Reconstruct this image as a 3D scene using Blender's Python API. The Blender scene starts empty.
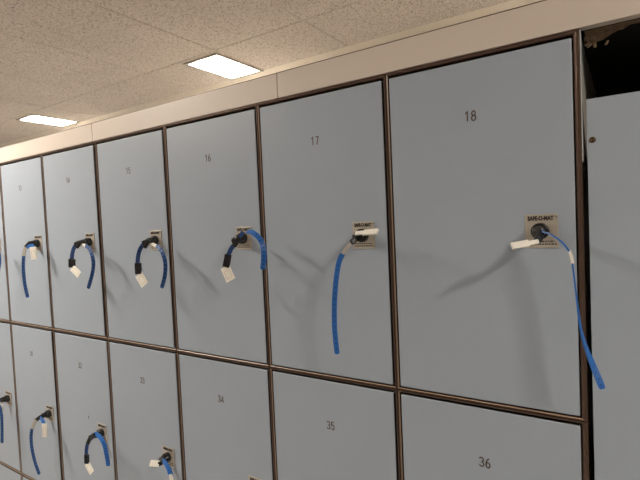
import bpy, bmesh, math, random
from mathutils import Vector, Matrix
random.seed(7)
sc = bpy.context.scene
COL = sc.collection

# ------------------------------------------------------------------ scale
U = 0.32                      # one locker column
ZM = 1.26                     # joint between the upper and the middle row
YAW, PITCH, ROLL, FPX = 0.5825, -0.0390, -0.0445, 465.52
CAM = Vector((0.1793 * U, -2.5629 * U, ZM + 1.0348 * U))
CS = 0.984                    # scale of the ceiling plane measured from the camera height
CEIL = CAM.z + CS


def cx(u): return CAM.x + (u - 0.1793) * CS
def cy(v): return CAM.y + (v + 2.5629) * CS


def cam_axes():
    f = Vector((-math.sin(YAW) * math.cos(PITCH), math.cos(YAW) * math.cos(PITCH), math.sin(PITCH)))
    r = Vector((math.cos(YAW), math.sin(YAW), 0))
    u = r.cross(f)
    c, s = math.cos(ROLL), math.sin(ROLL)
    return c * r + s * u, -s * r + c * u, f


RX, UX, FX = cam_axes()


def at(px, py, y=0.0):
    """the point of the place that was measured at a photo pixel, y metres in front of the doors"""
    d = FX + RX * ((px - 320) / FPX) - UX * ((py - 240) / FPX)
    return CAM + d * ((y - CAM.y) / d.y)


# -------------------------------------------------------------- materials
def srgb(r, g, b):
    def c(v):
        v /= 255
        return v / 12.92 if v < 0.04045 else ((v + 0.055) / 1.055) ** 2.4
    return (c(r), c(g), c(b), 1)


def mat(name, col, rough=0.5, metal=0.0, noise=0.0, nscale=40, bump=0.0, bscale=300, spec=0.5, stretch=None):
    m = bpy.data.materials.new(name); m.use_nodes = True
    nt = m.node_tree; b = nt.nodes['Principled BSDF']
    b.inputs['Base Color'].default_value = col
    b.inputs['Roughness'].default_value = rough
    b.inputs['Metallic'].default_value = metal
    b.inputs['Specular IOR Level'].default_value = spec
    tc = nt.nodes.new('ShaderNodeTexCoord')
    src = tc.outputs['Object']
    if stretch:
        mp = nt.nodes.new('ShaderNodeMapping'); mp.inputs['Scale'].default_value = stretch
        nt.links.new(src, mp.inputs['Vector']); src = mp.outputs['Vector']
    if noise:
        n = nt.nodes.new('ShaderNodeTexNoise'); n.inputs['Scale'].default_value = nscale
        n.inputs['Detail'].default_value = 4
        nt.links.new(src, n.inputs['Vector'])
        mx = nt.nodes.new('ShaderNodeMix'); mx.data_type = 'RGBA'
        mx.inputs['A'].default_value = tuple(c * (1 - noise) for c in col[:3]) + (1,)
        mx.inputs['B'].default_value = tuple(min(1, c * (1 + noise)) for c in col[:3]) + (1,)
        nt.links.new(n.outputs['Fac'], mx.inputs['Factor'])
        nt.links.new(mx.outputs['Result'], b.inputs['Base Color'])
    if bump:
        n2 = nt.nodes.new('ShaderNodeTexNoise'); n2.inputs['Scale'].default_value = bscale
        nt.links.new(src, n2.inputs['Vector'])
        bp = nt.nodes.new('ShaderNodeBump'); bp.inputs['Strength'].default_value = bump
        bp.inputs['Distance'].default_value = 0.002
        nt.links.new(n2.outputs['Fac'], bp.inputs['Height'])
        nt.links.new(bp.outputs['Normal'], b.inputs['Normal'])
    return m


M = {}
M['door'] = mat('door_laminate', (0.372, 0.424, 0.492, 1), 0.42, noise=0.035, nscale=9, bump=0.04, bscale=500)
M['edge_dark'] = mat('dark_door_edge', srgb(44, 35, 30), 0.6)
M['edge'] = mat('painted_lit_side', (0.50, 0.52, 0.52, 1), 0.4)  # tone of the lit carcass side, put into the colour
M['bronze'] = mat('bronze_frame', srgb(94, 74, 63), 0.30, metal=0.5, noise=0.10, nscale=60, stretch=(1, 1, 0.1))
M['rail_highlight'] = mat('painted_rail_highlight', srgb(172, 148, 126), 0.35)  # light caught by the rails, painted as a pale colour
M['shell'] = mat('carcass_panel', (0.50, 0.47, 0.42, 1), 0.5, noise=0.05)
M['fascia'] = mat('cream_fascia', (0.70, 0.61, 0.53, 1), 0.45, noise=0.03, nscale=6, bump=0.03, bscale=400)
M['wall'] = mat('painted_wall', (0.74, 0.69, 0.61, 1), 0.7, noise=0.03, nscale=5, bump=0.1)
M['wall2'] = mat('painted_wall_beige', (0.36, 0.34, 0.31, 1), 0.7, noise=0.03, nscale=5)
M['cove'] = mat('pale_cove', (0.94, 0.87, 0.78, 1), 0.6, noise=0.02)
M['floor'] = mat('floor_vinyl', (0.42, 0.41, 0.40, 1), 0.45, noise=0.1, nscale=30)
M['ink'] = mat('number_ink', srgb(84, 62, 46), 0.5)
M['plate'] = mat('lock_plate', srgb(198, 189, 176), 0.36, metal=0.4, noise=0.04, nscale=90)
M['print'] = mat('plate_print', srgb(38, 33, 30), 0.5)
M['black'] = mat('black_plastic', srgb(30, 29, 30), 0.38, noise=0.1)
M['head'] = mat('dark_key_head', srgb(64, 60, 58), 0.4)
M['steel'] = mat('key_steel', srgb(120, 116, 110), 0.32, metal=0.9)
M['blue'] = mat('blue_strap', srgb(38, 104, 184), 0.42, noise=0.06, nscale=120)
M['midblue'] = mat('dull_blue_strap', srgb(38, 84, 146), 0.48, noise=0.1, nscale=120)
M['navy'] = mat('strap_slot', srgb(10, 24, 62), 0.55)
M['darkblue'] = mat('worn_blue_strap', srgb(34, 70, 126), 0.5, noise=0.12, nscale=120)
M['white'] = mat('white_tag', srgb(246, 241, 230), 0.4, noise=0.03, nscale=100)
M['mark'] = mat('tag_mark', srgb(222, 212, 196), 0.5)
M['sleeve'] = mat('clear_sleeve', srgb(190, 182, 170), 0.25)
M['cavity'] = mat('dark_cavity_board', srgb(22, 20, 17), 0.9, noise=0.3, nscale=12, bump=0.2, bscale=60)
M['torn'] = mat('torn_fibre', srgb(118, 98, 78), 0.95, noise=0.5, nscale=90, bump=0.8, bscale=250)
M['screw'] = mat('screw_brass', srgb(92, 76, 58), 0.35, metal=0.9)
M['lightframe'] = mat('light_trim', (0.45, 0.42, 0.36, 1), 0.5)


def ceiling_mat():
    m = bpy.data.materials.new('mineral_fibre_tile'); m.use_nodes = True
    nt = m.node_tree; b = nt.nodes['Principled BSDF']; b.inputs['Roughness'].default_value = 0.9
    tc = nt.nodes.new('ShaderNodeTexCoord')
    n = nt.nodes.new('ShaderNodeTexNoise'); n.inputs['Scale'].default_value = 140; n.inputs['Detail'].default_value = 3
    n.inputs['Roughness'].default_value = 0.75
    nt.links.new(tc.outputs['Object'], n.inputs['Vector'])
    r = nt.nodes.new('ShaderNodeValToRGB')
    e = r.color_ramp.elements
    e[0].position = 0.34; e[0].color = (0.22, 0.19, 0.165, 1)
    e[1].position = 0.62; e[1].color = (0.90, 0.825, 0.775, 1)
    k = r.color_ramp.elements.new(0.47); k.color = (0.80, 0.73, 0.675, 1)
    nt.links.new(n.outputs['Fac'], r.inputs['Fac'])
    big = nt.nodes.new('ShaderNodeTexNoise'); big.inputs['Scale'].default_value = 2.2
    nt.links.new(tc.outputs['Object'], big.inputs['Vector'])
    mr = nt.nodes.new('ShaderNodeMapRange'); mr.inputs['To Min'].default_value = 0.86; mr.inputs['To Max'].default_value = 1.08
    nt.links.new(big.outputs['Fac'], mr.inputs['Value'])
    mx = nt.nodes.new('ShaderNodeMix'); mx.data_type = 'RGBA'; mx.blend_type = 'MULTIPLY'; mx.inputs['Factor'].default_value = 1
    nt.links.new(r.outputs['Color'], mx.inputs['A']); nt.links.new(mr.outputs['Result'], mx.inputs['B'])
    nt.links.new(mx.outputs['Result'], b.inputs['Base Color'])
    bp = nt.nodes.new('ShaderNodeBump'); bp.inputs['Strength'].default_value = 0.5; bp.inputs['Distance'].default_value = 0.003
    nt.links.new(n.outputs['Fac'], bp.inputs['Height']); nt.links.new(bp.outputs['Normal'], b.inputs['Normal'])
    return m


M['ceiling'] = ceiling_mat()


def lamp_mat(name, strength):
    m = bpy.data.materials.new(name); m.use_nodes = True
    b = m.node_tree.nodes['Principled BSDF']
    b.inputs['Base Color'].default_value = (0.9, 0.9, 0.88, 1)
    b.inputs['Emission Color'].default_value = (1.0, 0.905, 0.79, 1)
    b.inputs['Emission Strength'].default_value = strength
    return m


M['lamp_small'] = lamp_mat('small_lit_diffuser', 21.0)
M['lamp_bright'] = lamp_mat('bright_lit_diffuser', 50.0)
M['lamp'] = lamp_mat('lit_diffuser', 34.0)


# ---------------------------------------------------------------- helpers
def link(name, bm, mats, parent=None, loc=None, smooth=False):
    me = bpy.data.meshes.new(name)
    bmesh.ops.recalc_face_normals(bm, faces=bm.faces)
    bm.to_mesh(me); bm.free()
    for m in (mats if isinstance(mats, (list, tuple)) else [mats]):
        me.materials.append(m)
    if smooth:
        for p in me.polygons: p.use_smooth = True
    o = bpy.data.objects.new(name, me); COL.objects.link(o)
    if parent: o.parent = parent
    if loc is not None: o.location = loc
    return o


def empty(name, loc):
    o = bpy.data.objects.new(name, None); COL.objects.link(o)
    o.location = loc; o.empty_display_size = 0.05
    return o


def tag(o, label, cat, group=None):
    o['label'] = label; o['category'] = cat
    if group: o['group'] = group
    return o


def struct(o):
    o['kind'] = 'structure'; return o


def box(bm, lo, hi, bev=0.0, mi=0, seg=2, mtx=None):
    t = bmesh.new()
    bmesh.ops.create_cube(t, size=1)
    lo, hi = Vector(lo), Vector(hi)
    for v in t.verts:
        v.co = Vector([lo[i] + (v.co[i] + 0.5) * (hi[i] - lo[i]) for i in range(3)])
    if bev: bmesh.ops.bevel(t, geom=t.edges[:], offset=bev, segments=seg, profile=0.5, affect='EDGES')
    for f in t.faces: f.material_index = mi
    if mtx is not None: bmesh.ops.transform(t, matrix=mtx, verts=t.verts)
    me = bpy.data.meshes.new('tmp'); t.to_mesh(me); t.free()
    bm.from_mesh(me); bpy.data.meshes.remove(me)


def lathe(bm, prof, seg=32, mi=0, mtx=None):
    """profile of (radius, z) pairs turned about z"""
    rings = []
    mtx = mtx or Matrix()
    for r, z in prof:
        if r < 1e-6: rings.append([bm.verts.new(mtx @ Vector((0, 0, z)))])
        else: rings.append([bm.verts.new(mtx @ Vector((r * math.cos(2 * math.pi * k / seg), r * math.sin(2 * math.pi * k / seg), z))) for k in range(seg)])
    for a, b in zip(rings, rings[1:]):
        for k in range(seg):
            q = [a[k % len(a)], a[(k + 1) % len(a)], b[(k + 1) % len(b)], b[k % len(b)]]
            u = []
            for v in q:
                if v not in u: u.append(v)
            if len(u) > 2:
                f = bm.faces.new(u); f.material_index = mi; f.smooth = True


def text_mesh(s, size, sx=1.0, off=0.0, ext=0.0002):
    cu = bpy.data.curves.new('t', 'FONT'); cu.body = s; cu.size = size
    cu.align_x = 'CENTER'; cu.align_y = 'CENTER'; cu.extrude = ext; cu.offset = off; cu.resolution_u = 4
    o = bpy.data.objects.new('t', cu); COL.objects.link(o)
    dg = bpy.context.evaluated_depsgraph_get()
    me = bpy.data.meshes.new_from_object(o.evaluated_get(dg))
    bpy.data.objects.remove(o); bpy.data.curves.remove(cu)
    # text plane xy -> xz facing -y
    me.transform(Matrix.Rotation(math.pi / 2, 4, 'X') @ Matrix.Diagonal((sx, 1, 1, 1)))
    return me


def arc(cx_, cy_, rx, ry, a0, a1, n=10):
    return [(cx_ + rx * math.cos(math.radians(a0 + (a1 - a0) * k / n)), cy_ + ry * math.sin(math.radians(a0 + (a1 - a0) * k / n))) for k in range(n + 1)]


DIG = {'0': [arc(.25, .5, .21, .46, 0, 360, 20)], '1': [[(.06, .76), (.27, .96), (.27, .02)]],
       '2': [arc(.25, .72, .20, .24, 170, -20) + [(.05, .03), (.46, .03)]],
       '3': [arc(.24, .73, .19, .23, 165, -80) + arc(.24, .27, .21, .24, 80, -165)],
       '4': [[(.38, .02), (.38, .96), (.04, .28), (.49, .28)]],
       '5': [[(.43, .96), (.10, .96), (.07, .55)] + arc(.24, .32, .20, .29, 130, -160)],
       '6': [[(.40, .96)] + arc(.42, .32, .36, .62, 110, 180, 6) + arc(.25, .28, .195, .26, 180, 540, 18)],
       '7': [[(.04, .96), (.45, .96), (.20, .02)]],
       '8': [arc(.25, .73, .17, .22, 0, 360, 16), arc(.25, .26, .205, .245, 0, 360, 16)],
       '9': [arc(.25, .70, .195, .26, 0, 360, 18) + arc(.08, .66, .365, .64, 0, -75, 6)]}


def number_mesh(s, hgt, stroke):
    bm = bmesh.new(); x0 = -.31 * hgt * len(s) + .05 * hgt
    for ch in s:
        for pl in DIG[ch]:
            Q = [Vector((x0 + x * hgt, 0, (y - .5) * hgt)) for x, y in pl]
            L = []
            for k, q in enumerate(Q):
                a, c = Q[max(k - 1, 0)], Q[min(k + 1, len(Q) - 1)]
                if (Q[0] - Q[-1]).length < 1e-5 and k in (0, len(Q) - 1): a, c = Q[-2], Q[1]
                d1 = (q - a).normalized() if (q - a).length > 1e-9 else (c - q).normalized()
                d2 = (c - q).normalized() if (c - q).length > 1e-9 else d1
                T = (d1 + d2).normalized(); N = Vector((-T.z, 0, T.x))
                m = 1 / max(.45, Vector((-d1.z, 0, d1.x)).dot(N))
                L.append((q + N * stroke / 2 * m, q - N * stroke / 2 * m))
            V = [(bm.verts.new(a), bm.verts.new(c), bm.verts.new(a + Vector((0, .0003, 0))), bm.verts.new(c + Vector((0, .0003, 0)))) for a, c in L]
            for p, q in zip(V, V[1:]):
                bm.faces.new([p[0], p[1], q[1], q[0]])
                bm.faces.new([p[0], q[0], q[2], p[2]]); bm.faces.new([p[1], p[3], q[3], q[1]])
        x0 += .62 * hgt
    return bm


def resample(pts, step):
    P = [pts[0]] + list(pts) + [pts[-1]]
    out = []
    for i in range(1, len(P) - 2):
        a, b, c, d = P[i - 1], P[i], P[i + 1], P[i + 2]
        n = max(2, int((c - b).length / step))
        for k in range(n):
            t = k / n
            out.append(0.5 * ((2 * b) + (c - a) * t + (2 * a - 5 * b + 4 * c - d) * t * t + (3 * b - a - 3 * c + d) * t ** 3))
    out.append(P[-2])
    # even spacing
    L = [0]
    for a, b in zip(out, out[1:]): L.append(L[-1] + (b - a).length)
    n = max(3, int(L[-1] / step)); res = []; j = 0
    for k in range(n + 1):
        s = L[-1] * k / n
        while j < len(L) - 2 and L[j + 1] < s: j += 1
        t = (s - L[j]) / max(1e-9, L[j + 1] - L[j])
        res.append(out[j].lerp(out[j + 1], min(1, t)))
    return res


def ribbon(pts, width, thick, n0, n1=None, power=1.0, slots=None, step=0.0022, round_end=True, sw=0.30):
    """flat strap swept along pts; slots = (start share, end share, period, length) of pressed-in holes"""
    bm = bmesh.new()
    P = resample(pts, step); n = len(P)
    n0 = Vector(n0); n1 = Vector(n1) if n1 else n0
    rows = []
    for i, p in enumerate(P):
        T = (P[min(i + 1, n - 1)] - P[max(i - 1, 0)]).normalized()
        N = n0.lerp(n1, (i / (n - 1)) ** power).normalized()
        W = T.cross(N).normalized(); N = W.cross(T).normalized()
        w = width
        if round_end and i >= n - 3: w = width * (1, 0.93, 0.62)[i - (n - 3)]
        rows.append([[p + W * (w * a) + N * (thick / 2 * s) for a in (-0.5, -sw, sw, 0.5)] for s in (1, -1)] + [N])
    V = [[[bm.verts.new(c) for c in r[s]] for s in (0, 1)] for r in rows]
    for i in range(n - 1):
        a, b = V[i], V[i + 1]
        for s in (0, 1):
            for c in range(3):
                sl = False
                if c == 1 and slots and slots[0] <= i / n <= slots[1]:
                    sl = (i % slots[2]) < slots[3]
                q = [a[s][c], a[s][c + 1], b[s][c + 1], b[s][c]]
                if not sl: bm.faces.new(q)
                else:
                    dn = rows[i][2] * (-0.3 * thick if s == 0 else 0.3 * thick)
                    mid = sum((v.co for v in q), Vector()) / 4
                    lowv = [bm.verts.new(v.co.lerp(mid, 0.12) + dn) for v in q]
                    for k in range(4): bm.faces.new([q[k], q[(k + 1) % 4], lowv[(k + 1) % 4], lowv[k]])
                    f = bm.faces.new(lowv); f.material_index = 1
        bm.faces.new([a[0][0], a[1][0], b[1][0], b[0][0]])
        bm.faces.new([a[0][3], a[1][3], b[1][3], b[0][3]])
    for e in (V[0], V[-1]):
        for c in range(3): bm.faces.new([e[0][c], e[0][c + 1], e[1][c + 1], e[1][c]])
    return bm


def orient(p0, p1, N):
    """matrix: z along p0->p1 from p0, y facing N"""
    Z = (p1 - p0).normalized(); X = Z.cross(Vector(N)).normalized() * -1; Y = Z.cross(X)
    m = Matrix((X, Y, Z)).transposed().to_4x4(); m.translation = p0
    return m, (p1 - p0).length


# ------------------------------------------------------------------ room
X0, X1, Y0 = -9.0, 4.5, -3.2
YB = cy(-0.172)
tx0 = cx(-0.5196); tp = 0.6197 * CS; ty0 = cy(-0.6204)
xs = [tx0 + tp * k for k in range(-14, 8)]
xs = [X0] + [x for x in xs if X0 + .05 < x < X1 - .05] + [X1]
ys = [y for y in (ty0 - 1.22 * k for k in range(0, 4)) if y > Y0 + .05]
ys = [Y0] + sorted(ys) + [YB]
bm = bmesh.new()
for xa, xb in zip(xs, xs[1:]):
    for ya, yb in zip(ys, ys[1:]):
        g, d = 0.005, 0.004
        o = [bm.verts.new((x, y, CEIL + d)) for x, y in ((xa, ya), (xb, ya), (xb, yb), (xa, yb))]
        m_ = [bm.verts.new((x, y, CEIL + d)) for x, y in ((xa + g * .35, ya + g * .35), (xb - g * .35, ya + g * .35), (xb - g * .35, yb - g * .35), (xa + g * .35, yb - g * .35))]
        i_ = [bm.verts.new((x, y, CEIL)) for x, y in ((xa + g, ya + g), (xb - g, ya + g), (xb - g, yb - g), (xa + g, yb - g))]
        for k in range(4):
            bm.faces.new([o[k], o[(k + 1) % 4], m_[(k + 1) % 4], m_[k]])
            bm.faces.new([m_[k], m_[(k + 1) % 4], i_[(k + 1) % 4], i_[k]])
        bm.faces.new(i_)
box(bm, (X0, Y0, CEIL + .03), (X1, YB, CEIL + .06))
struct(link('ceiling', bm, M['ceiling']))


def wallbox(name, lo, hi, m, bev=0):
    b = bmesh.new(); box(b, lo, hi, bev); return struct(link(name, b, m))


wallbox('floor', (X0, Y0, -.1), (X1, YB + .1805, 0), M['floor'])
wallbox('wall_back', (X0, YB + .1805, 0), (X1, YB + .28, CEIL + .06), M['wall'])
wallbox('wall_front', (X0, Y0 - .1, 0), (X1, Y0, CEIL + .06), M['wall2'])
wallbox('wall_left', (X0 - .1, Y0, 0), (X0, YB + .1805, CEIL + .06), M['wall2'])
wallbox('wall_right', (X1, Y0, 0), (X1 + .1, YB + .1805, CEIL + .06), M['wall2'])

# cream cove strip sloping between the ceiling and the back wall
bm = bmesh.new()
vv = [[bm.verts.new((x, y, z)) for y, z in ((YB - .004, CEIL + .003), (YB + .165, CEIL - .036), (YB + .165, CEIL - .060), (YB + .180, CEIL - .060), (YB + .180, CEIL + .003))] for x in (X0, X1)]
for k in range(5): bm.faces.new([vv[0][k], vv[0][(k + 1) % 5], vv[1][(k + 1) % 5], vv[1][k]])
bm.faces.new(vv[0]); bm.faces.new(vv[1])
struct(link('trim_5', bm, M['cove']))

# -------------------------------------------------------- ceiling lights
def ceiling_light(x0, x1, y0, y1, label, group, lamp='lamp'):
    c = Vector(((x0 + x1) / 2, (y0 + y1) / 2, CEIL))
    t = tag(empty('ceiling_light', c), label, 'light', group)
    hx, hy, w = (x1 - x0) / 2, (y1 - y0) / 2, 0.022
    b = bmesh.new()
    box(b, (-hx - w, -hy - w, -.006), (-hx, hy + w, 0), .0015)
    box(b, (hx, -hy - w, -.006), (hx + w, hy + w, 0), .0015)
    box(b, (-hx, -hy - w, -.006), (hx, -hy, 0), .0015)
    box(b, (-hx, hy, -.006), (hx, hy + w, 0), .0015)
    link('frame', b, M['lightframe'], t)
    b = bmesh.new(); box(b, (-hx, -hy, -.004), (hx, hy, -.001))
    link('diffuser', b, M[lamp], t)
    return t


hw = 0.242 * CS / 2
G1 = 'small lights along the wall behind the lockers'
G2 = 'long lights over the aisle in front of the lockers'
for u, lab in ((-1.917, 'bright white recessed ceiling light nearer the camera, above the cream fascia'),
               (0.221, 'unseen small ceiling light added at the right to brighten the cove strip'),  # added out of view so the cove strip gets more light
               (-4.066, 'small far white recessed ceiling light at the left, above the cream fascia')):
    ceiling_light(cx(u) - hw, cx(u) + hw, cy(-0.569), YB - (.0225 if u > -3 else .032), lab, G1, 'lamp_small')
for x, y, hl, lab in ((-6.3, -1.1, .45, 'unseen long ceiling light added at the far left to brighten the ceiling'),  # extra unseen lamp, put in to light the far ceiling
                      (-2.25, -.88, .36, 'long ceiling light over the aisle in front of the left doors'),
                      (1.5, -1.08, .22, 'long ceiling light over the right end of the aisle')):
    ceiling_light(x - hw, x + hw, y - hl, y + hl, lab, G2, 'lamp_bright' if x > 0 else 'lamp')

# ---------------------------------------------------------------- lockers
off = [-.0038 + .0138, .0041, .0074, -.0031, -.0045, -.0098, .0096, 0.0]
edge = [(-i + off[i]) * U for i in range(8)]          # right-hand edge of each column
ROWS = [(ZM, ZM + 1.892 * U), (ZM - 1.8534 * U, ZM), (0.075, ZM - 1.8534 * U)]
DEPTH, RAIL, FR = 0.50, 0.0046, -0.0012
GAPL, GAPR, GAPB, GAPT = .0020, .0042, .0018, .0038
GL = 'numbered lockers in the bank'


def locker(i, row, number, label, lock=True, gapR=GAPR, railR=RAIL):
    x1, x0 = edge[i] - .0004, edge[i + 1] + .0004
    z0, z1 = ROWS[row][0] + .0004, ROWS[row][1] - .0004
    t = tag(empty('locker', (x1, 0, z0)), label, 'locker', GL)
    w, h = x1 - x0, z1 - z0
    b = bmesh.new()
    # carcass panels (pale) behind a bronze front frame
    for lo, hi in (((-w, FR + .016, 0), (-w + .006, DEPTH, h)), ((-.006, FR + .016, 0), (0, DEPTH, h)),
                   ((-w + .006, FR + .016, 0), (-.006, DEPTH, .006)), ((-w + .006, FR + .016, h - .006), (-.006, DEPTH, h)),
                   ((-w + .006, DEPTH - .006, .006), (-.006, DEPTH, h - .006))):
        box(b, lo, hi, 0, 1)
    r = RAIL
    rT = .0066 if row == 0 else RAIL
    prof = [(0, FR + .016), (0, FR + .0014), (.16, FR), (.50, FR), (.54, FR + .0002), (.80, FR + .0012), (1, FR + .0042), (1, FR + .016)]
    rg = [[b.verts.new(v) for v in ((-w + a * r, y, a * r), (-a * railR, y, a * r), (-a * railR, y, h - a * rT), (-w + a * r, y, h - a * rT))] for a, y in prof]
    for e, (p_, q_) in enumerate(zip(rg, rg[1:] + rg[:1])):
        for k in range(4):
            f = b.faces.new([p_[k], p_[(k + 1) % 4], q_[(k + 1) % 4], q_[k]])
            if e == 4 and k in (0, 3): f.material_index = 2  # highlight line painted on the left and bottom rails only
    link('frame', b, [M['bronze'], M['shell'], M['rail_highlight']], t)
    if number == 18:
        b = bmesh.new(); box(b, (.0001, FR + .001, h - .20), (.0016, .022, h - .001), .0003)  # pale strip paints in the light falling on the outer carcass side
        link('lit_side_strip', b, M['edge'], t)['label'] = 'pale strip painting in the light on the carcass side'
    b = bmesh.new()
    box(b, (-w + r + GAPL, 0, r + GAPB), (-railR - gapR, .018, h - rT - GAPT), .0016, 0, 2)
    b.normal_update()
    for f in b.faces:
        if abs(f.normal.x) > .95 or abs(f.normal.z) > .95: f.material_index = 1
    d = link('door', b, [M['door'], M['edge_dark']], t)
    if number:
        o = link('number', number_mesh(str(number), .0175, .0021), M['ink'], d)
        o.location = ({36: -.1595, 35: -.1574, 33: -.1588}.get(number, -.1655), -.0003, h - .104)
    if lock:
        lx, lz = -.0592, h - .3045
        b = bmesh.new(); box(b, (-.0245, -.0016, -.027), (.0245, 0, .027), .0006)
        p = link('lock_plate', b, M['plate'], t, (lx, 0, lz))
        b = bmesh.new()
        b.from_mesh(text_mesh('SAFE-O-MAT', 0.0090, 0.74, .00042))
        for f in b.faces: f.material_index = 0
        bmesh.ops.translate(b, verts=b.verts, vec=(-.0008, -.0019, .0202))
        v0 = len(b.verts)
        b.from_mesh(text_mesh('TM', 0.0030, 1.0, 0)); b.verts.ensure_lookup_table()
        bmesh.ops.translate(b, verts=b.verts[v0:], vec=(.0222, -.0019, .0222))
        link('lettering', b, M['print'], p)
        # two lines of fine print, too small to read in the photo
        b = bmesh.new(); rr = random.Random(3)
        for zz, a0, a1 in ((-.0165, -.019, .019), (-.0210, -.021, .022)):
            x = a0
            while x < a1:
                l = rr.uniform(.0022, .0052); l = min(l, a1 - x)
                box(b, (x, -.0020, zz - .0009), (x + l, -.0014, zz + .0009))
                x += l + .0012
        link('fine_print', b, M['print'], p)
        b = bmesh.new()
        mt = Matrix.Rotation(math.pi / 2, 4, 'X')
        lathe(b, [(0, .0012), (.0128, .0012), (.0132, .003), (.0132, .012), (.0122, .0135), (.0095, .0135), (.0088, .0125), (0, .0125)], 36, 0, mt)
        link('lock_cylinder', b, M['black'], t, (lx - .001, 0, lz))
    return t


upper = {0: 18, 1: 17, 2: 16, 3: 15, 4: 14, 5: 13, 6: 12}
hang = {18: 'a thin blue strap curving out to the right', 17: 'one straight blue strap and a sideways white tag',
        16: 'the key strap hanging across its right frame', 15: 'an arched strap and white tag to its left',
        14: 'a small arched strap and white tag', 13: 'a straight strap left of a hanging tag'}
for i, n in upper.items():
    if n > 12: lab = f'blue-grey upper locker door numbered {n}, with {hang[n]}'
    else: lab = 'blue-grey upper locker cut off by the left edge, beyond door 13'
    locker(i, 0, n, lab, gapR=.0095 if n == 14 else (.0065 if n == 15 else (.0014 if n == 18 else GAPR)), railR=.0092 if i == 0 else RAIL)
    m = n + 18
    if n > 12: lab = f'blue-grey middle row locker door numbered {m}, directly under door {n}'
    else: lab = 'blue-grey middle row locker at the left edge, beyond door 31'
    locker(i, 1, m, lab, gapR=.0115 if m == 31 else (.0014 if m == 36 else GAPR), railR=.0092 if i == 0 else RAIL)
    k = n + 36
    where = {48: 'bottom row locker whose top corner shows at the lower left edge',
             49: 'bottom row locker under door 31, only its corner in view'}.get(k, f'bottom row locker under door {m}')
    locker(i, 2, k, 'blue-grey ' + where, railR=.0092 if i == 0 else RAIL)

# plinth under the bank
wallbox('baseboard_lockers', (edge[7], .03, 0), (edge[0], DEPTH, .0745), M['bronze'])

# fascia panels above the bank
FZ0, FZ1 = ZM + 1.893 * U, ZM + 2.0615 * U
s1, s2 = -4.037 * U, -1.7995 * U
for n, (a, c) in enumerate(((edge[7], s1), (s1, s2), (s2, 1.35)), 1):
    wallbox(f'trim_{n}', (a + .0008, -.002, FZ0), (c - .0008, .016, FZ1), M['fascia'], .0012)
wallbox('trim_4', (edge[7], .0005, FZ1 + .0002), (1.35, .30, FZ1 + .0022), M['bronze'])

# ------------------------------------------------- open bay at the right end
bx = 0.0318 * U
PT = ZM + 1.5565 * U
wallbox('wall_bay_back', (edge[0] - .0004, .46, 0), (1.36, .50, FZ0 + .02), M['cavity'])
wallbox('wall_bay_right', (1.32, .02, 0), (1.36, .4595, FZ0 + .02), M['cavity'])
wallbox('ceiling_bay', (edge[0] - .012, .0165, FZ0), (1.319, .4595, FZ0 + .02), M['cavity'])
t = tag(empty('filler_panel', (bx, 0, .001)), 'blue-grey blank panel right of door 18, dark gap above it', 'panel')
b = bmesh.new(); box(b, (0, 0, 0), (1.30, .018, PT - .001), .001)
link('board', b, M['door'], t)
b = bmesh.new()
mt = Matrix.Rotation(math.pi / 2, 4, 'X')
lathe(b, [(.0046, -.0002), (.0046, .0008), (.0036, .0018), (.0016, .0020), (.0014, .0011), (0, .0011)], 24, 0, mt)
link('screw', b, M['screw'], t, (.0513 * U - bx + .0005, 0, ZM + 1.3632 * U - .001))
# ragged torn board edge hanging below the fascia inside the open bay
b = bmesh.new(); rr = random.Random(11)
nx = 150; X = [edge[0] + .006 + k * (1.25 / nx) for k in range(nx + 1)]
prev = None
def frag(x):
    base = .0042 + .002 * math.sin(x * 47) + .0018 * math.sin(x * 131 + 1)
    c = max(0, 1 - abs(x - edge[0] - .020) / .030)
    return max(.003, base + .016 * c + rr.uniform(-.003, .003))
for x in X:
    h = frag(x); yy = .024 + rr.uniform(-.003, .003)
    cur = [b.verts.new(v) for v in ((x, .0175, FZ0 - .0005), (x, yy - .004, FZ0 - h * .55), (x + rr.uniform(-.002, .002), yy + .004, FZ0 - h),
                                    (x, yy + .007, FZ0 - h * .5), (x, .030, FZ0 - .0005))]
    if prev:
        for k in range(5): b.faces.new([prev[k], prev[(k + 1) % 5], cur[(k + 1) % 5], cur[k]])
    else: b.faces.new(cur)
    prev = cur
b.faces.new(prev)
# loose crumbs and curls at the left corner
for k in range(48):
    c = Vector((edge[0] + .006 + min(.028, abs(rr.gauss(0, .009))), .020 + rr.uniform(0, .010), FZ0 - min(.020, abs(rr.gauss(0, .010))) - .002))
    a = Vector((rr.uniform(-1, 1), rr.uniform(-1, 1), rr.uniform(-1, 1))).normalized()
    m4 = Matrix.Translation(c) @ a.to_track_quat('Z', 'Y').to_matrix().to_4x4()
    box(b, (-.0022, -.0014, -.0042), (.0022, .0014, .0042), .0008, 0, 1, m4)
tag(link('hanging_torn_board', b, M['torn']), 'ragged brown torn board edge along top of the dark open bay', 'torn board')

# ---------------------------------------------------- keys on wrist straps
GK = 'locker keys on blue wrist straps'
FACE = Vector((.45, -.9, .05)); FRONT = Vector((0.1, -1, 0))


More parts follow.
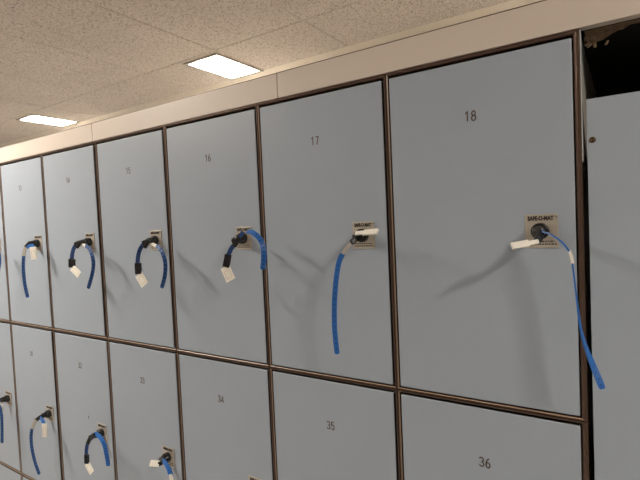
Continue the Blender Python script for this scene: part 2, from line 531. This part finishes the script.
def key_thing(i, row, label):
    x = edge[i] - .0004 - .0602; z = ROWS[row][1] - .0004 - .3045
    t = tag(empty('hanging_locker_key', (x, -.0136, z)), label, 'key', GK)
    # steel key: shank in the lock and a small round bow
    b = bmesh.new()
    box(b, (-.0035, -.010, -.0010), (.0035, 0, .0010), .0003)
    link('key_blade', b, M['steel'], t)
    b = bmesh.new()
    mt = Matrix.Rotation(math.pi / 2, 4, 'X')
    lathe(b, [(0, .0005), (.0092, .0005), (.0092, .012), (.0080, .0142), (0, .0142)], 28, 0, mt)
    box(b, (-.0062, -.0220, -.0026), (.0062, -.0135, .0026), .0012, 0, 3)
    link('key_head', b, M['head'], t)
    return t


def child(t, name, bm, mats, smooth=False, label=None):
    bmesh.ops.translate(bm, verts=bm.verts, vec=-Vector(t.location))
    o = link(name, bm, mats, t, None, smooth)
    if label: o['label'] = label
    return o


def P(lst): return [at(*q) for q in lst]


def strap(t, pts, w=.0095, n0=FACE, n1=None, power=1, slots=None, m='blue', th=.0018, rnd=True, sw=.30):
    child(t, 'strap', ribbon(P(pts), w, th, n0, n1, power, slots, round_end=rnd, sw=sw), [M[m], M['navy']])


def sleeve(t, pts, w=.0075, n=FACE, m='sleeve', th=.0026):
    child(t, 'sleeve', ribbon(P(pts), w, th, n, round_end=False), [M[m]], label='pale plastic sleeve')


def white_tag(t, a, c, w=.013, n=FACE, th=.0022, mark=True, nose=False):
    p0, p1 = at(*a), at(*c)
    m4, L = orient(p0, p1, n)
    b = bmesh.new()
    if nose:
        box(b, (-w * .32, -th / 2, 0), (w * .32, th / 2, L * .45), .0008, 0, 2, m4)
        box(b, (-w / 2, -th / 2 * 1.1, L * .36), (w / 2, th / 2 * 1.1, L), .0009, 0, 2, m4)
    else:
        box(b, (-w / 2, -th / 2, 0), (w / 2, th / 2, L), .0008, 0, 2, m4)
    if mark:      # raised rim of the number window
        a0, a1, ww = L * .30, L * .85, w * .32
        for s in (1, -1):
            y = s * (th / 2 + .0002)
            for lo, hi in (((-ww, a0), (-ww + .0012, a1)), ((ww - .0012, a0), (ww, a1)), ((-ww, a0), (ww, a0 + .0012)), ((-ww, a1 - .0012), (ww, a1))):
                box(b, (lo[0], y - .0003, lo[1]), (hi[0], y + .0003, hi[1]), 0, 1, 1, m4)
    child(t, 'tag', b, [M['white'], M['mark']])


def buckle(t, a, c, w=.015, n=FACE, th=.006):
    p0, p1 = at(*a), at(*c)
    m4, L = orient(p0, p1, n)
    b = bmesh.new()
    box(b, (-w / 2, -th / 2, 0), (-w / 2 + .0032, th / 2, L), .001, 0, 2, m4)
    box(b, (w / 2 - .0032, -th / 2, 0), (w / 2, th / 2, L), .001, 0, 2, m4)
    for z in (0, L * .40, L - .0034):
        box(b, (-w / 2 + .001, -th / 2 + .0004, z), (w / 2 - .001, th / 2 - .0004, z + .0034), .001, 0, 2, m4)
    box(b, (-w / 2 + .002, -th * .30, .001), (w / 2 - .002, th * .30, L - .001), 0, 0, 1, m4)
    child(t, 'buckle', b, M['black'])


def holder(t, pts, w=.009, th=.007):
    """black moulded link joining the key head and the strap: a chain of rounded blocks"""
    q = P(pts); b = bmesh.new()
    for k, (a, c) in enumerate(zip(q, q[1:])):
        m4, L = orient(a, c, FACE)
        s = 1.12 if k % 2 else 1.0
        box(b, (-w / 2 * s, -th / 2 * s, -.0012), (w / 2 * s, th / 2 * s, L + .0012), .0022, 0, 3, m4)
    child(t, 'holder', b, M['black'])


# 18
t = key_thing(0, 0, 'thin blue key strap seen edge-on at lock 18, with white tag pointing left')
holder(t, [(541.5, 231.5, -.030), (539.5, 236.5, -.042), (537.5, 241, -.050)], .010)
white_tag(t, (538.5, 241.5, -.056), (511.8, 246.2, -.082), .0108, (0.1, -.9, .35), .004, False, True)
EDGE = (1, .10, 0)
strap(t, [(544, 232, -.034), (550, 234.3, -.042), (558, 239, -.048), (565, 245.5, -.052), (569.3, 251.5, -.053)], .0085, (.35, 0, 1), (1, .1, .6), 1, None, 'blue', .0024, False)
sleeve(t, [(569.3, 250.5, -.053), (571.5, 257, -.053), (572.6, 264, -.053)], .0060, EDGE, 'white', .0042)
strap(t, [(572.4, 263, -.053), (574.3, 278, -.052), (576.8, 300, -.051), (579.2, 318, -.051), (582, 334, -.052), (586.5, 349, -.054), (591.5, 361.5, -.057), (597, 375, -.060), (602.5, 389, -.062)],
      .0088, EDGE, (.25, -1, .1), 3.0, (.80, .97, 4, 1), 'blue', .0024, True, .10)
# 17
t = key_thing(1, 0, 'blue key strap hanging straight down from lock 17, white tag held level above')
holder(t, [(361.5, 237.5, -.030), (355.5, 239.5, -.040), (351.5, 242.5, -.046)], .010)
white_tag(t, (355.5, 233.2, -.046), (378, 231.5, -.050), .0125, (0, -.72, .70), .004, False, True)
sleeve(t, [(350.5, 243.5, -.048), (346, 249, -.052), (342.5, 255, -.054)], .0066)
strap(t, [(342.5, 254, -.055), (338.5, 264, -.057), (335.7, 284, -.058), (334.4, 305, -.058), (334.5, 326, -.057), (336, 344, -.055), (337.3, 354, -.054)], .0100, (.5, -.85, 0), None, 1, (.10, .96, 5, 1), 'blue', .0022, True, .16)
# 16
t = key_thing(2, 0, 'arched blue key strap at lock 16, its loose end crossing the brown frame')
holder(t, [(243.5, 238, -.034), (238.5, 240, -.052), (232.5, 242.5, -.060)], .0115)
holder(t, [(239, 237.5, -.058), (234.3, 246, -.062)], .011, .006)
strap(t, [(242.8, 231.5, -.050), (239.8, 237.5, -.056)], .008, FACE, None, 1, None, 'darkblue', .003, False)
strap(t, [(234.5, 244.5, -.058), (231, 249, -.060), (228, 256, -.062)], .0098, FACE, None, 1, None, 'darkblue', .003, False)
buckle(t, (228.3, 254.5, -.063), (226, 267, -.064), .0155)
white_tag(t, (224.8, 266.5, -.064), (231, 280.5, -.066), .0225, FACE)
strap(t, [(247.5, 231.2, -.050), (252.5, 232.5, -.056), (257.5, 236.3, -.060), (261.5, 242, -.063), (263.6, 251, -.064), (263.6, 260, -.063), (262.6, 269.5, -.062)], .0112, (.9, -.45, .1), (.6, -.8, 0), 1, (.25, .95, 4, 1), 'blue', .0024)
# 15
t = key_thing(3, 0, 'arched blue key strap and buckle at lock 15, slotted tail on the right')
holder(t, [(155, 239.5, -.034), (149, 241, -.050), (143, 243.5, -.058)], .0125)
holder(t, [(148.5, 240.5, -.056), (144.5, 247.5, -.060)], .011, .006)
sleeve(t, [(148.5, 245, -.050), (153, 244.5, -.052), (157, 246.5, -.054)], .008, FACE, 'white')
strap(t, [(144, 243.5, -.054), (140.2, 249, -.058), (138.2, 256, -.061), (137.3, 266, -.062)], .0104, FACE, None, 1, (.1, .5, 5, 3), 'darkblue', .003, False)
buckle(t, (138, 263, -.063), (138.6, 274, -.063), .0175)
white_tag(t, (138.5, 274, -.063), (145, 285, -.064), .0235, FACE)
strap(t, [(156.5, 245.5, -.054), (160.5, 249.5, -.058), (164, 257, -.061), (165.5, 266, -.062), (164.6, 277, -.061), (161.7, 288, -.060)], .0098, FACE, None, 1, (.12, .96, 5, 2), 'midblue', .0024, True, .40)
# 14
t = key_thing(4, 0, 'arched blue key strap and buckle at lock 14, its tag tilted right')
holder(t, [(86, 241, -.034), (80, 242.3, -.050), (75.3, 244.6, -.056)], .012)
holder(t, [(80, 242.5, -.056), (76.8, 247.5, -.060)], .011, .006)
sleeve(t, [(79, 246.5, -.050), (83, 245, -.052), (87, 246.5, -.054)], .009, FACE, 'white')
strap(t, [(76, 244.5, -.054), (73.2, 250, -.058), (72, 256, -.060), (71.7, 261, -.061)], .0110, FACE, None, 1, None, 'darkblue', .003, False)
buckle(t, (72, 259, -.062), (72, 267.5, -.062), .0205)
white_tag(t, (71.5, 267, -.062), (79.5, 275, -.063), .021, FACE)
strap(t, [(85.5, 245.5, -.054), (89.5, 249, -.058), (92.5, 257, -.061), (93.5, 265, -.061), (92, 275, -.060), (88.2, 288.5, -.059)], .0104, FACE, None, 1, (.1, .96, 5, 2), 'midblue', .0024, True, .40)
# 13
t = key_thing(5, 0, 'blue key strap hanging straight from lock 13, beside a hanging white tag')
holder(t, [(36, 242, -.034), (30, 243, -.044), (26, 247.5, -.050)], .013)
strap(t, [(34, 246, -.046), (30.5, 245.5, -.048), (27.5, 247.5, -.050)], .010, FACE, None, 1, None, 'blue', .0024, False)
white_tag(t, (32.8, 247, -.048), (34.3, 259.5, -.048), .022, FACE)
sleeve(t, [(26, 247.5, -.054), (24.3, 252, -.056), (23.7, 257, -.057)], .011)
strap(t, [(23.7, 256, -.058), (23.3, 266, -.059), (24, 278, -.059), (25.5, 288, -.058), (27.8, 297.5, -.057)], .0110, FACE, None, 1, (.04, .97, 5, 2), 'midblue', .0024, True, .40)
# 12
t = key_thing(6, 0, 'sliver of a blue key strap at the extreme left edge, upper row')
holder(t, [(-6, 243, -.034), (-11, 245, -.044), (-14, 249, -.050)], .013)
strap(t, [(-6, 247, -.054), (-3, 249.5, -.058), (-1, 255, -.061), (-.5, 262, -.061), (-2, 272, -.060), (-5, 284, -.059)], .0125, FACE, None, 1, (.1, .96, 5, 2), 'midblue', .0024, True, .40)
# 30
t = key_thing(6, 1, 'key strap at the lower left edge with a half hidden white tag')
holder(t, [(6.5, 397, -.034), (2, 399, -.044), (-3, 401, -.050)], .011)
white_tag(t, (.8, 404, -.050), (1.0, 414, -.050), .020, FACE)
strap(t, [(-2.5, 401, -.054), (-.5, 407, -.057), (1.4, 415, -.058), (2, 428, -.058), (2, 443, -.057)], .0104, FACE, None, 1, (.15, .97, 5, 2), 'midblue', .0024, True, .40)
# 31
t = key_thing(5, 1, 'slotted blue key strap curving down left of its white tag at lock 31')
holder(t, [(46, 413.5, -.034), (41, 416.5, -.044), (35.5, 420.5, -.052)], .011)
strap(t, [(40, 417.5, -.046), (42.5, 420.5, -.050), (44, 425, -.052)], .012, FACE, None, 1, None, 'blue', .0026, False)
white_tag(t, (44.3, 423.5, -.052), (45, 437, -.052), .019, FACE)
sleeve(t, [(36, 420, -.054), (33.5, 424.5, -.056), (31.8, 430, -.057)], .0100)
strap(t, [(31.9, 429, -.058), (31, 438, -.059), (32.2, 450, -.059), (35.3, 463, -.058), (39.4, 474.5, -.057)], .0105, FACE, None, 1, (.03, .97, 5, 2), 'midblue', .0024, True, .40)
# 32
t = key_thing(4, 1, 'bright blue key strap arched over lock 32, buckle and tag on its left')
holder(t, [(101, 432, -.034), (95.5, 434, -.044), (90.5, 438.5, -.050)], .012)
holder(t, [(94.5, 434.5, -.062), (89.5, 437.5, -.064)], .011, .006)
holder(t, [(90, 438, -.062), (87.8, 443.5, -.064)], .0115, .006)
strap(t, [(91.5, 437, -.054), (88, 443, -.058), (86.6, 449, -.060), (86.4, 456, -.061)], .0104, FACE, None, 1, (.05, .5, 5, 3), 'darkblue', .003, False)
buckle(t, (86.7, 454.5, -.062), (87, 463.5, -.062), .0145)
white_tag(t, (86.6, 463, -.062), (92, 473, -.063), .0185, FACE)
strap(t, [(91.5, 436, -.056), (95.5, 434.3, -.059), (100, 437, -.061), (104, 444, -.063), (106.3, 453, -.063), (108.3, 466, -.062)], .0120, (.3, -.8, .55), FACE, .6, (.50, .95, 4, 1), 'blue', .0024)
# 33
t = key_thing(3, 1, 'short blue key strap at lock 33 cut by the bottom edge, tag pointing left')
holder(t, [(169.5, 458, -.034), (164, 461.5, -.044), (159, 464, -.050)], .010)
white_tag(t, (159.5, 464, -.050), (150, 463.2, -.066), .016, (0.1, -.75, .65), .005, False)
strap(t, [(163, 460.5, -.048), (166, 464, -.053), (169, 469.5, -.056), (170.7, 475.5, -.057)], .0120, FACE, None, 1, None, 'blue', .0026, False)
sleeve(t, [(170.3, 474, -.057), (171.6, 480, -.058), (172.4, 486, -.058)], .009, FACE, 'white')
strap(t, [(172.3, 485, -.058), (172.5, 500, -.058), (171.5, 520, -.057), (169, 545, -.056)], .0115, FACE, None, 1, (.05, .96, 4, 1), 'blue', .0024)

# little dark scuff on door 32
m4 = at(88.7, 417, 0)
b = bmesh.new(); box(b, (-.0022, -.0006, -.0045), (.0022, .0, .0045), .0004)
tag(link('sticker_remnant', b, M['torn'], None, m4), 'tiny brown sticker remnant on door 32 above the key strap', 'sticker')

# --------------------------------------------------------------- camera
cam = bpy.data.cameras.new('camera'); co = bpy.data.objects.new('camera', cam); COL.objects.link(co)
cam.sensor_width = 36; cam.sensor_fit = 'HORIZONTAL'; cam.lens = FPX / 640 * 36; cam.clip_start = 0.02; cam.clip_end = 60
mw = Matrix((RX, UX, -FX)).transposed().to_4x4(); mw.translation = CAM
co.matrix_world = mw
sc.camera = co

w = bpy.data.worlds.new('world'); sc.world = w; w.use_nodes = True
w.node_tree.nodes['Background'].inputs['Color'].default_value = (0.02, 0.02, 0.02, 1)
vs = sc.view_settings
vs.view_transform = 'Standard'; vs.look = 'None'; vs.gamma = 1; vs.use_curve_mapping = False
vs.exposure = 1.5
sc.cycles.use_denoising = True
sc.cycles.max_bounces = 10; sc.cycles.diffuse_bounces = 6
